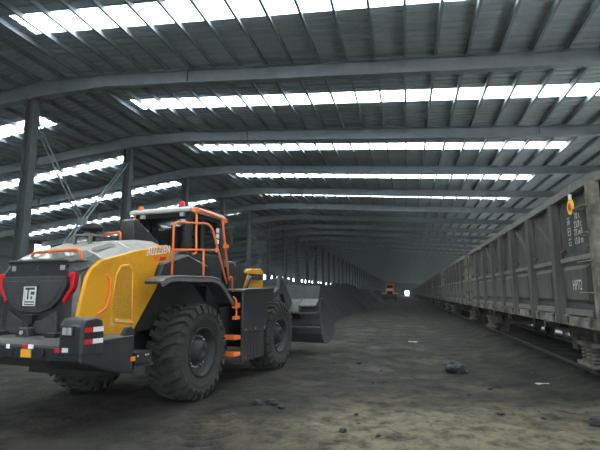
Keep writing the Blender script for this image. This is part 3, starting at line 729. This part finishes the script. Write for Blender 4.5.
# counterweight
bm = B(); prism(bm, [(-1.62, .68), (-2.05, .76), (-2.40, .90), (-2.565, .95), (-2.58, 1.13), (-2.50, 1.20), (-2.28, 1.215), (-1.62, 1.225)], -1.30, 1.30, 0); bevel(bm, .045, 3, 25); cw = mesh_obj('counterweight', bm, 'charcoal', LM)
for s in (-1, 1):
    a, b = sorted((s * .93, s * 1.31))
    bm = B(); prism(bm, [(-2.59, 1.02), (-2.59, 1.40), (-2.54, 1.485), (-2.36, 1.50), (-2.24, 1.47), (-2.20, 1.22), (-2.20, 1.0)], a, b, 0); bevel(bm, .05, 3, 25); bl = mesh_obj('tail_block', bm, 'charcoal', cw)
    a, b = sorted((s * .98, s * 1.20)); boxo('lamp_recess', (a, b, -2.60, -2.55, 1.27, 1.39), 'black', cw, .012)
    for k in range(2): boxo('lamp_lens', (s * 1.09 - .075 + .08 * k, s * 1.09 - .005 + .08 * k, -2.612, -2.59, 1.285, 1.375), 'lamp', cw, .008)
    x = s * 1.312; a, b = sorted((x - s * .004, x + s * .004))
    for z in (1.345, 1.20):
        boxo('reflector', (a, b, -2.54, -2.415, z - .03, z + .03), 'red', cw); boxo('reflector', (a, b, -2.41, -2.24, z - .03, z + .03), 'white', cw)
    prismo('lug_fin', [(-1.85, 1.21), (-1.62, 1.21), (-1.62, 1.28), (-1.70, 1.34), (-1.78, 1.33)], *sorted((s * 1.22, s * 1.29)), 0, 'charcoal', cw, .012, 1)
    a, b = sorted((s * 1.305, s * 1.33)); boxo('side_marker', (a, b, -1.70, -1.63, .86, .92), 'amber', cw, .006)
    bm = B(); a, b = sorted((s * 1.02, s * 1.30)); box(bm, a, b, -1.60, -1.25, .80, .96); box(bm, a, b, -1.62, -1.2, .74, .79); mesh_obj('step_bracket', bm, 'frame_black', LM)
    for y in (-1.55, -1.38, -1.33): boxo('bolt_head', (*sorted((s * 1.30, s * 1.31)), y - .012, y + .012, .9, .924), 'bolt', LM)
for (x, z, w, m) in ((.37, 1.115, .075, 'red'), (.47, 1.12, .08, 'white'), (.93, 1.09, .085, 'red'), (1.06, 1.10, .10, 'white'), (.06, 1.11, .05, 'white'), (-.5, 1.1, .08, 'red'), (-.9, 1.09, .09, 'red')):
    boxo('reflector', (x - w / 2, x + w / 2, -2.59, -2.575, z - .027, z + .027), m, cw)
boxo('number_plate', (.31, .48, -2.592, -2.57, .985, 1.085), 'plate', cw, .004)
for x in (.66, -.66):
    bm = B(); lathe(bm, [(-2.595, .055), (-2.56, .06)], 16, 1, Matrix.Translation((x, 0, 1.055))); mesh_obj('tie_hole', bm, 'black', cw)
boxo('tow_recess', (-.14, .16, -2.594, -2.55, .99, 1.08), 'black', cw, .01)
# fenders
for s in (1, -1):
    a, b = sorted((s * 1.0, s * 1.38))
    bm = B(); strip(bm, [(-1.12, 1.93), (-1.05, 1.985), (-.85, 2.03), (.30, 2.05), (.50, 2.02), (.68, 1.92), (1.10, 1.58)], .05, a, b, 0); bevel(bm, .015, 1, 40); mesh_obj('rear_fender', bm, 'charcoal', LM)
    a2, b2 = sorted((s * 1.34, s * 1.385)); bm = B(); strip(bm, [(-1.14, 1.90), (-1.0, 1.96), (-.85, 1.985), (.30, 2.0), (.50, 1.96), (.66, 1.87), (1.10, 1.53)], .06, a2, b2, 0); mesh_obj('fender_lip', bm, 'fender_grey', LM)
    bm = B(); prism(bm, [(-1.15, 1.25), (-1.1, 1.9), (-.8, 1.98), (.35, 2.0), (.6, 1.9), (1.05, 1.52), (1.2, .7), (.9, .7), (.6, 1.5), (-.7, 1.5), (-.95, 1.2)], *sorted((s * .74, s * .80)), 0); mesh_obj('inner_guard', bm, 'frame_black', LM)
# cab
CH = .70
bm = B(); box(bm, -CH, CH, .46, 1.74, 1.95, 2.60); box(bm, -.68, .68, -.35, .50, 1.9, 2.35)
prism(bm, [(-.30, 2.03), (-.1, 2.40), (.20, 2.58), (.48, 2.62), (.48, 2.03)], -.66, .66, 0); box(bm, -.6, .6, 1.3, 1.8, 1.3, 1.98); bevel(bm, .03, 2); cab = mesh_obj('cab_body', bm, 'charcoal', LM)
bm = B(); prism(bm, [(-.75, 2.06), (-.65, 2.30), (.05, 2.5), (.75, 2.32), (1.05, 2.02), (.9, 1.95)], .72, .98, 0); bevel(bm, .03, 1); mesh_obj('side_tank', bm, 'charcoal', LM)
for (x, y, x2, y2) in ((CH - .04, .50, CH - .06, .54), (-CH + .04, .50, -CH + .06, .54), (CH - .04, 1.70, CH - .08, 1.56), (-CH + .04, 1.70, -CH + .08, 1.56), (CH - .03, .90, CH - .05, .93), (-CH + .03, .90, -CH + .05, .93)):
    bm = B(); w = .05
    P = [(x + dx * w, y + dy * w, 2.58) for dx, dy in ((-1, -1), (1, -1), (1, 1), (-1, 1))]; Q = [(x2 + dx * w, y2 + dy * w, 3.40) for dx, dy in ((-1, -1), (1, -1), (1, 1), (-1, 1))]
    A = [bm.verts.new(p) for p in P]; C = [bm.verts.new(p) for p in Q]; bm.faces.new(A[::-1]); bm.faces.new(C)
    for i in range(4): bm.faces.new((A[i], A[(i + 1) % 4], C[(i + 1) % 4], C[i]))
    mesh_obj('cab_post', bm, 'frame_black', LM)
boxo('cab_header', (-CH, CH, .50, 1.62, 3.30, 3.42), 'frame_black', LM)
c1, c2, c3 = CH - .09, CH - .12, CH + .005
for nm, P in (('rear_window', [(-c1, .50, 2.60), (c1, .50, 2.60), (c1, .54, 3.31), (-c1, .54, 3.31)]), ('windscreen', [(c1, 1.70, 2.60), (-c1, 1.70, 2.60), (-c2, 1.56, 3.31), (c2, 1.56, 3.31)]),
              ('side_window', [(c3, .55, 2.60), (c3, 1.66, 2.60), (c3 - .03, 1.54, 3.31), (c3 - .03, .57, 3.31)]), ('side_window', [(-c3, 1.66, 2.60), (-c3, .55, 2.60), (-c3 + .03, .57, 3.31), (-c3 + .03, 1.54, 3.31)])):
    bm = B(); quad(bm, *P); mesh_obj(nm, bm, 'cab_glass', LM)
bm = B(); prism(bm, [(.40, 3.39), (.39, 3.45), (.50, 3.50), (1.64, 3.50), (1.78, 3.45), (1.76, 3.39)], -CH - .04, CH + .06, 0); bevel(bm, .025, 2); roof = mesh_obj('cab_roof', bm, 'cab_white', LM)
bm = B(); box(bm, -.26, .26, .82, 1.25, 2.5, 2.68); box(bm, -.24, .24, .72, .86, 2.6, 3.15); bevel(bm, .05, 2); mesh_obj('seat', bm, 'black', LM)
bm = B(); box(bm, -.2, .2, 1.45, 1.62, 2.5, 2.8); tube(bm, [(.19 * math.cos(t), 1.42 + .06 * math.sin(t), 2.88 + .17 * math.sin(t)) for t in [2 * PI * k / 16 for k in range(16)]], .015, 6, True); mesh_obj('steering_console', bm, 'black', LM)
for x in (-.40, .55): boxo('roof_lamp', (x - .045, x + .045, .40, .46, 3.29, 3.37), 'lamp', LM, .01)
bm = B(); lathe(bm, [(3.49, .05), (3.52, .065), (3.57, .065), (3.62, .045), (3.635, .0)], 14, 2, Matrix.Translation((.44, .55, 0))); mesh_obj('beacon', bm, 'red', LM, True)
bm = B(); lathe(bm, [(3.46, .05), (3.50, .06), (3.56, .05)], 12, 2, Matrix.Translation((-.50, .48, 0))); mesh_obj('amber_beacon', bm, 'orange', LM)
tubeo('beacon_bracket', [(-.56, .44, 3.46), (-.62, .42, 3.3), (-.60, .42, 3.10)], .022, 'orange', LM)
for z in (3.14, 3.02, 2.9, 2.72): boxo('sticker', (CH + .006, CH + .013, 1.44, 1.56, z - .05, z + .045), 'white', LM)
bm = B(); tube(bm, [(.70, 1.5, 3.2), (1.15, 1.2, 3.2), (1.2, 1.12, 3.05)], .015, 6); box(bm, 1.12, 1.30, 1.05, 1.12, 2.78, 3.10); mesh_obj('mirror', bm, 'frame_black', LM)
# orange rails (right side platform)
X_ = 1.27
def yz(pts, x=X_): return [(x, a, b) for a, b in pts]
RAILS = [(soft(yz([(-.80, 2.05), (-.80, 2.95), (.24, 3.08), (.40, 2.98), (.97, 1.98)]), .1), .021), (yz([(-.80, 2.5), (.60, 2.62)]), .019), (yz([(.10, 2.58), (.13, 2.06)]), .019),
         (soft(yz([(-.22, 2.48), (-.13, 2.49), (-.16, 3.26)]), .06), .019), (yz([(-.20, 3.28), (.28, 3.27), (.82, 3.25)]), .03), (soft(yz([(.74, 3.24), (.80, 3.0), (1.05, 2.05)]), .05), .021), (soft(yz([(1.03, 2.10), (1.18, 2.13), (1.21, 1.82)]), .05), .016)]
for pts, r in RAILS: tubeo('handrail', pts, r, 'orange', LM)
for z, y in ((3.22, .82), (2.72, .90), (3.26, -.18)): boxo('rail_clamp', (X_ - .035, X_ + .035, y - .05, y + .05, z - .04, z + .04), 'orange', LM)
tubeo('handrail', soft([(-.33, -2.05, 2.25), (-.31, -2.05, 2.40), (.62, -2.05, 2.42), (.66, -2.05, 2.25)], .09), .022, 'orange', LM)
tubeo('handrail', soft([(.0, -1.0, 2.66), (.0, -1.0, 2.79), (.36, -1.0, 2.81), (.36, -1.0, 2.66)], .05), .018, 'orange', LM)
# access steps
for z in (.92, .60): boxo('step', (1.02, 1.36, 1.16, 1.42, z - .04, z + .035), 'orange', LM, .012)
bm = B(); box(bm, .98, 1.04, 1.12, 1.46, .5, 1.5); mesh_obj('step_frame', bm, 'frame_black', LM)
tubeo('ladder_rail', soft(yz([(1.20, 1.72), (1.32, 1.66), (1.34, 1.36), (1.26, 1.30)], 1.3), .06), .02, 'orange', LM)
boxo('rail_clamp', (1.26, 1.34, 1.22, 1.42, 1.50, 1.60), 'orange', LM, .01); boxo('rail_clamp', (1.26, 1.34, 1.24, 1.42, 1.27, 1.34), 'orange', LM, .01)
# exhaust, pre-cleaner, small parts on the hood
bm = B(); lathe(bm, [(2.62, .06), (2.74, .06), (2.75, .11), (2.80, .11), (2.81, .06), (2.84, .06), (2.845, .17), (2.87, .19), (2.93, .15), (2.97, .06), (2.975, .01)], 20, 2, Matrix.Translation((-.05, -1.2, -.02))); mesh_obj('pre_cleaner', bm, 'frame_black', LM, True)
bm = B()
for (x, y) in ((-.22, -1.38), (.10, -1.38), (-.22, -1.06), (.10, -1.06)): box(bm, x - .02, x + .02, y - .02, y + .02, 2.5, 2.73)
for y in (-1.38, -1.06): box(bm, -.24, .12, y - .02, y + .02, 2.715, 2.75)
for x in (-.22, .10): box(bm, x - .02, x + .02, -1.38, -1.06, 2.715, 2.75)
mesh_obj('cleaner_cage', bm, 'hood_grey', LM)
prismo('exhaust_cowl', [(-.78, 2.60), (-.78, 3.04), (-.72, 3.08), (-.62, 3.02), (-.10, 2.72), (-.10, 2.55)], .16, .44, 0, 'charcoal', LM, .02, 2)
# front frame, tower, boom, front fenders
bm = B(); box(bm, -.5, .5, 1.7, 4.05, .62, 1.62); prism(bm, [(2.5, 1.5), (2.6, 2.02), (3.1, 2.2), (3.6, 2.1), (4.1, 1.5)], -.48, .48, 0); box(bm, -.9, .9, 2.8, 4.0, 1.55, 1.66); bevel(bm, .03, 1); mesh_obj('front_frame', bm, 'frame_black', LM)
bm = B(); box(bm, .42, .72, 2.02, 2.70, 1.6, 2.38); bevel(bm, .03, 1); mesh_obj('valve_box', bm, 'frame_black', LM)
for k in range(4): tubeo('hose', soft([(.62 + .05 * k, 2.72, 1.75 + .02 * k), (.70 + .04 * k, 2.9, 2.30 - .05 * k), (.62 + .03 * k, 3.15, 2.2)], .15), .022, 'yellow' if k == 1 else ('hyd' if k == 2 else 'black'), LM)
tubeo('hose', soft([(.55, 2.15, 2.38), (.55, 2.15, 2.5), (.6, 2.45, 2.5), (.6, 2.5, 2.38)], .1), .025, 'hyd', LM)
for s in (1, -1):
    a, b = sorted((s * .50, s * .62))
    prismo('boom_tower', [(3.05, 1.6), (3.12, 2.33), (3.22, 2.40), (3.88, 2.44), (4.0, 2.36), (4.02, 1.92), (3.7, 1.6)], a, b, 0, 'yellow', LM, .02, 2)
    a, b = sorted((s * .63, s * .75))
    prismo('lift_arm', [(3.3, 1.50), (3.3, 1.72), (4.2, 1.74), (4.82, 1.95), (4.90, 2.30), (5.06, 2.24), (5.98, 1.36), (5.92, 1.08), (5.65, 1.06), (5.02, 1.80), (4.2, 1.55)], a, b, 0, 'bucket', LM, .02, 2)
    a, b = sorted((s * .72, s * 1.40))
    bm = B(); strip(bm, [(1.46, 1.82), (1.60, 1.84), (2.95, 1.88), (3.06, 1.88)], .04, a, b, 0); mesh_obj('front_fender', bm, 'charcoal', LM)
    a, b = sorted((s * 1.33, s * 1.38)); prismo('fender_side', [(1.46, 1.02), (1.46, 1.84), (2.95, 1.90), (3.08, 1.87), (2.70, 1.50), (2.60, .98)], a, b, 0, 'charcoal', LM, .012, 1)
    x = s * 1.36
    for k in range(8): boxo('mud_flap', (min(x, x - s * .03), max(x, x - s * .03), 1.48 + .135 * k, 1.60 + .135 * k, .42, 1.02), 'rubber', LM)
    for y in (1.6, 2.05, 2.5): boxo('bolt_head', (*sorted((s * 1.38, s * 1.392)), y - .015, y + .015, 1.035, 1.065), 'bolt', LM)
    bm = B(); tube(bm, [(s * .3, 2.9, 1.3), (s * .3, 4.9, 1.5)], .09, 12); mesh_obj('lift_cylinder', bm, 'frame_black', LM, True)
boxo('lamp_arm', (.60, .70, 2.70, 3.85, 2.14, 2.27), 'frame_black', LM, .015)
bm = B(); tube(bm, [(0, 3.4, 2.0), (0, 5.1, 1.95)], .1, 12); mesh_obj('tilt_cylinder', bm, 'frame_black', LM, True)
bm = B(); prism(bm, [(4.8, 1.9), (4.95, 2.1), (5.2, 1.9), (5.9, 1.2), (5.7, 1.1), (5.0, 1.7)], -.1, .1, 0); mesh_obj('tilt_lever', bm, 'bucket', LM)
# bucket
bk_path = [(7.20, .62), (6.90, .38), (6.45, .30), (6.10, .38), (5.88, .62), (5.80, .95), (5.84, 1.30), (5.90, 1.62)]
bm = B(); strip(bm, bk_path, -.05, -1.6, 1.6, 0); bk = mesh_obj('bucket', bm, 'bucket', LM)
bm = B(); strip(bm, [(5.90, 1.58), (6.04, 2.02)], .03, -1.5, 1.56, 0); mesh_obj('spill_guard', bm, 'bucket', bk)
for s in (1, -1): prismo('side_plate', [(5.88, 1.64), (6.04, 1.66), (7.20, 1.15), (7.24, .62), (6.90, .36), (6.45, .28), (6.10, .36), (5.87, .62), (5.79, .95)], *sorted((s * 1.59, s * 1.64)), 0, 'bucket', bk, .012, 1)
bm = B(); prism(bm, [(5.80, 1.20), (5.55, 1.23), (5.55, 1.26), (5.86, 1.62)], .68, 1.02, 0); mesh_obj('hinge_plate', bm, 'bucket_worn', bk)
bm = B(); prism(bm, [(5.84, 1.40), (5.58, 1.42), (5.60, 1.46), (5.88, 1.63)], 1.06, 1.56, 0); mesh_obj('gusset', bm, 'bucket_worn', bk)
for a, b in ((.4, 1.58), (-1.58, -.4)): boxo('back_ledge', (a, b, 5.55, 5.86, 1.205, 1.235), 'bucket_worn', bk)
for x in (1.04, .45, -.45, -1.04): prismo('back_rib', [(5.80, 1.0), (5.58, 1.22), (5.60, 1.45), (5.87, 1.66), (6.02, 2.0), (5.98, 2.0), (5.86, 1.6)], x - .02, x + .02, 0, 'bucket', bk)
boxo('wear_strip', (-1.6, 1.6, 5.70, 5.84, .80, .83), 'bucket_worn', bk)

# ------------------------------------------------------------------ distant wheel loader coming down the lane
DL = thing('wheel_loader', 'small distant orange wheel loader facing the camera at the far end', 'wheel loader', (-3.75, 105, 0), 0)
for (x, y) in ((-1.2, 1.6), (1.2, 1.6), (-1.2, -1.6), (1.2, -1.6)): part('wheel', WMs['tyre'], DL, (x, y, .8), 0 if x > 0 else PI)
bm = B(); prism(bm, [(-3.4, .5), (-3.5, 1.0), (-3.1, 1.6), (-2.6, 1.5), (-2.5, .6)], -1.65, 1.65, 0); mesh_obj('bucket', bm, 'black', DL)
bm = B(); box(bm, -.9, .9, -1.2, 3.4, .7, 1.9); prism(bm, [(-2.6, 1.0), (-1.2, 2.3), (-.6, 2.3), (-.8, 1.8), (-2.4, .8)], -.95, -.7, 0); prism(bm, [(-2.6, 1.0), (-1.2, 2.3), (-.6, 2.3), (-.8, 1.8), (-2.4, .8)], .7, .95, 0); mesh_obj('body', bm, 'far_orange', DL)
bm = B(); box(bm, -.85, .85, -.3, 1.3, 1.9, 3.75); bevel(bm, .06, 1); c = mesh_obj('cab', bm, 'far_orange', DL)
boxo('windscreen', (-.68, .68, -.34, -.28, 2.9, 3.55), 'black', DL); boxo('cab_front', (-.7, .7, -.36, -.29, 2.35, 2.8), 'white', DL); boxo('grille', (-.6, .6, -1.24, -1.18, 1.2, 2.2), 'black', DL)
bm = B(); box(bm, -1.0, 1.0, -.5, 1.5, 3.72, 3.92); bevel(bm, .05, 1); mesh_obj('cab_roof', bm, 'far_orange', DL)
for x in (-1.45, 1.45): boxo('fender', (x - .3, x + .3, -2.2, -1.0, 1.55, 1.8), 'white', DL, .03); boxo('head_lamp', (x - .22, x + .22, -2.25, -2.15, 1.2, 1.55), 'lamp', DL)

# ------------------------------------------------------------------ loose lumps and litter on the floor
def fz(x, y): return float(floor_z(np.array([float(x)]), np.array([float(y)]))[0])
def rock_mesh(seed, rough=.35, flat=.6):
    bm = B(); bmesh.ops.create_icosphere(bm, subdivisions=3, radius=1)
    for v in bm.verts:
        p = v.co.copy(); n = mnoise.noise(p * 1.3 + Vector((seed * 3.1, 0, 0))) * rough + mnoise.noise(p * 3.1 + Vector((seed * 7.7, 2, 0))) * rough * .55
        v.co = p * (1 + n); v.co.z *= flat; v.co.x = round(v.co.x * 6) / 6 * .35 + v.co.x * .65
    me = bpy.data.meshes.new('lump'); bm.to_mesh(me); bm.free(); me.materials.append(MATS['lump']); return me
rk = [rock_mesh(k, .45, .62) for k in range(5)]
def lump(name, x, y, r, k, label, cat, group=None, sq=1.):
    o = bpy.data.objects.new(name, rk[k % 5]); COL.objects.link(o); o.location = (x, y, fz(x, y) + r * .38); o.scale = (r * sq, r, r); o.rotation_euler = (0, 0, k * 1.7); return tag(o, label, cat, group)
lump('coal_lump', 1.02, 11.35, .24, 1, 'largest black coal lump lying in the middle of the lane', 'coal lump', None, 1.25)
for k, (x, y, r, lab) in enumerate([(2.52, 7.35, .10, 'black coal lump on the brown earth below the tagged wagon'), (-2.40, 7.24, .07, 'small coal lump closest to the loader rear wheel'), (-2.17, 7.30, .08, 'middle of the three coal lumps near the loader rear wheel'), (-1.98, 7.18, .05, 'smallest of the three coal lumps near the loader rear wheel')]):
    lump('coal_lump', x, y, r, k + 2, lab, 'coal lump', 'small coal lumps on the floor', 1.3)
random.seed(22); n = 0
while n < 70:
    y = random.uniform(3.2, 17); x = random.uniform(-2.2 + .0 * y, 3.0); u = (x - 0) 
    if abs(x + 1.5) < .0: continue
    r = random.choice((.012, .016, .02, .02, .028, .035, .05)); n += 1
    lump('clod', x, y, r, n, 'small dark clod lying on the dirt floor', 'clod', 'small clods scattered over the dirt floor', random.uniform(.8, 1.6))
def scrap(name, x, y, w, d, rz, label, seed):
    bm = B(); bmesh.ops.create_grid(bm, x_segments=6, y_segments=4, size=.5)
    for v in bm.verts: v.co.z = .12 * mnoise.noise(Vector((v.co.x * 3 + seed, v.co.y * 3, seed))) + .1; v.co.x += .1 * mnoise.noise(Vector((v.co.y * 4, seed, 1)))
    ret = bmesh.ops.extrude_face_region(bm, geom=bm.faces[:]); 
    for v in [g for g in ret['geom'] if isinstance(g, bmesh.types.BMVert)]: v.co.z += .03
    bmesh.ops.recalc_face_normals(bm, faces=bm.faces[:])
    o = mesh_obj(name, bm, 'litter'); o.location = (x, y, fz(x, y) + .0); o.scale = (w, d, .5 * w); o.rotation_euler = (0, 0, rz); tag(o, label, 'litter')
scrap('plastic_scrap', 2.6, 10.3, .30, .10, .25, 'white plastic scrap on the dirt near the rail', 3)
scrap('plastic_scrap', .15, 17.4, .32, .16, .1, 'small white scrap in the middle of the lane, farther than the coal lump', 9)

# ------------------------------------------------------------------ coal-dust haze filling the shed
hm = bpy.data.materials.new('dust_haze'); hm.use_nodes = True; nt = hm.node_tree
for nd in list(nt.nodes):
    if nd.type != 'OUTPUT_MATERIAL': nt.nodes.remove(nd)
vs = nt.nodes.new('ShaderNodeVolumeScatter'); vs.inputs['Color'].default_value = (.93, .97, 1.0, 1); vs.inputs['Density'].default_value = .0007; vs.inputs['Anisotropy'].default_value = .3
nt.links.new(vs.outputs[0], [n for n in nt.nodes if n.type == 'OUTPUT_MATERIAL'][0].inputs['Volume'])
MATS['dust_haze'] = hm
bm = B(); prism(bm, [(XL + .2, -.3), (XR - .2, -.3), (XR - .2, zr(XR) - .03), (-11.5, zr(-11.5) - .02), (XL + .2, zr(XL + .2) - .03)], YNEAR + .05, YEND - .1, 1)
hz = mesh_obj('dust_haze', bm, 'dust_haze'); tag(hz, 'thin coal dust haze hanging in the shed air', 'haze', None, 'stuff')
S.cycles.volume_bounces = 1
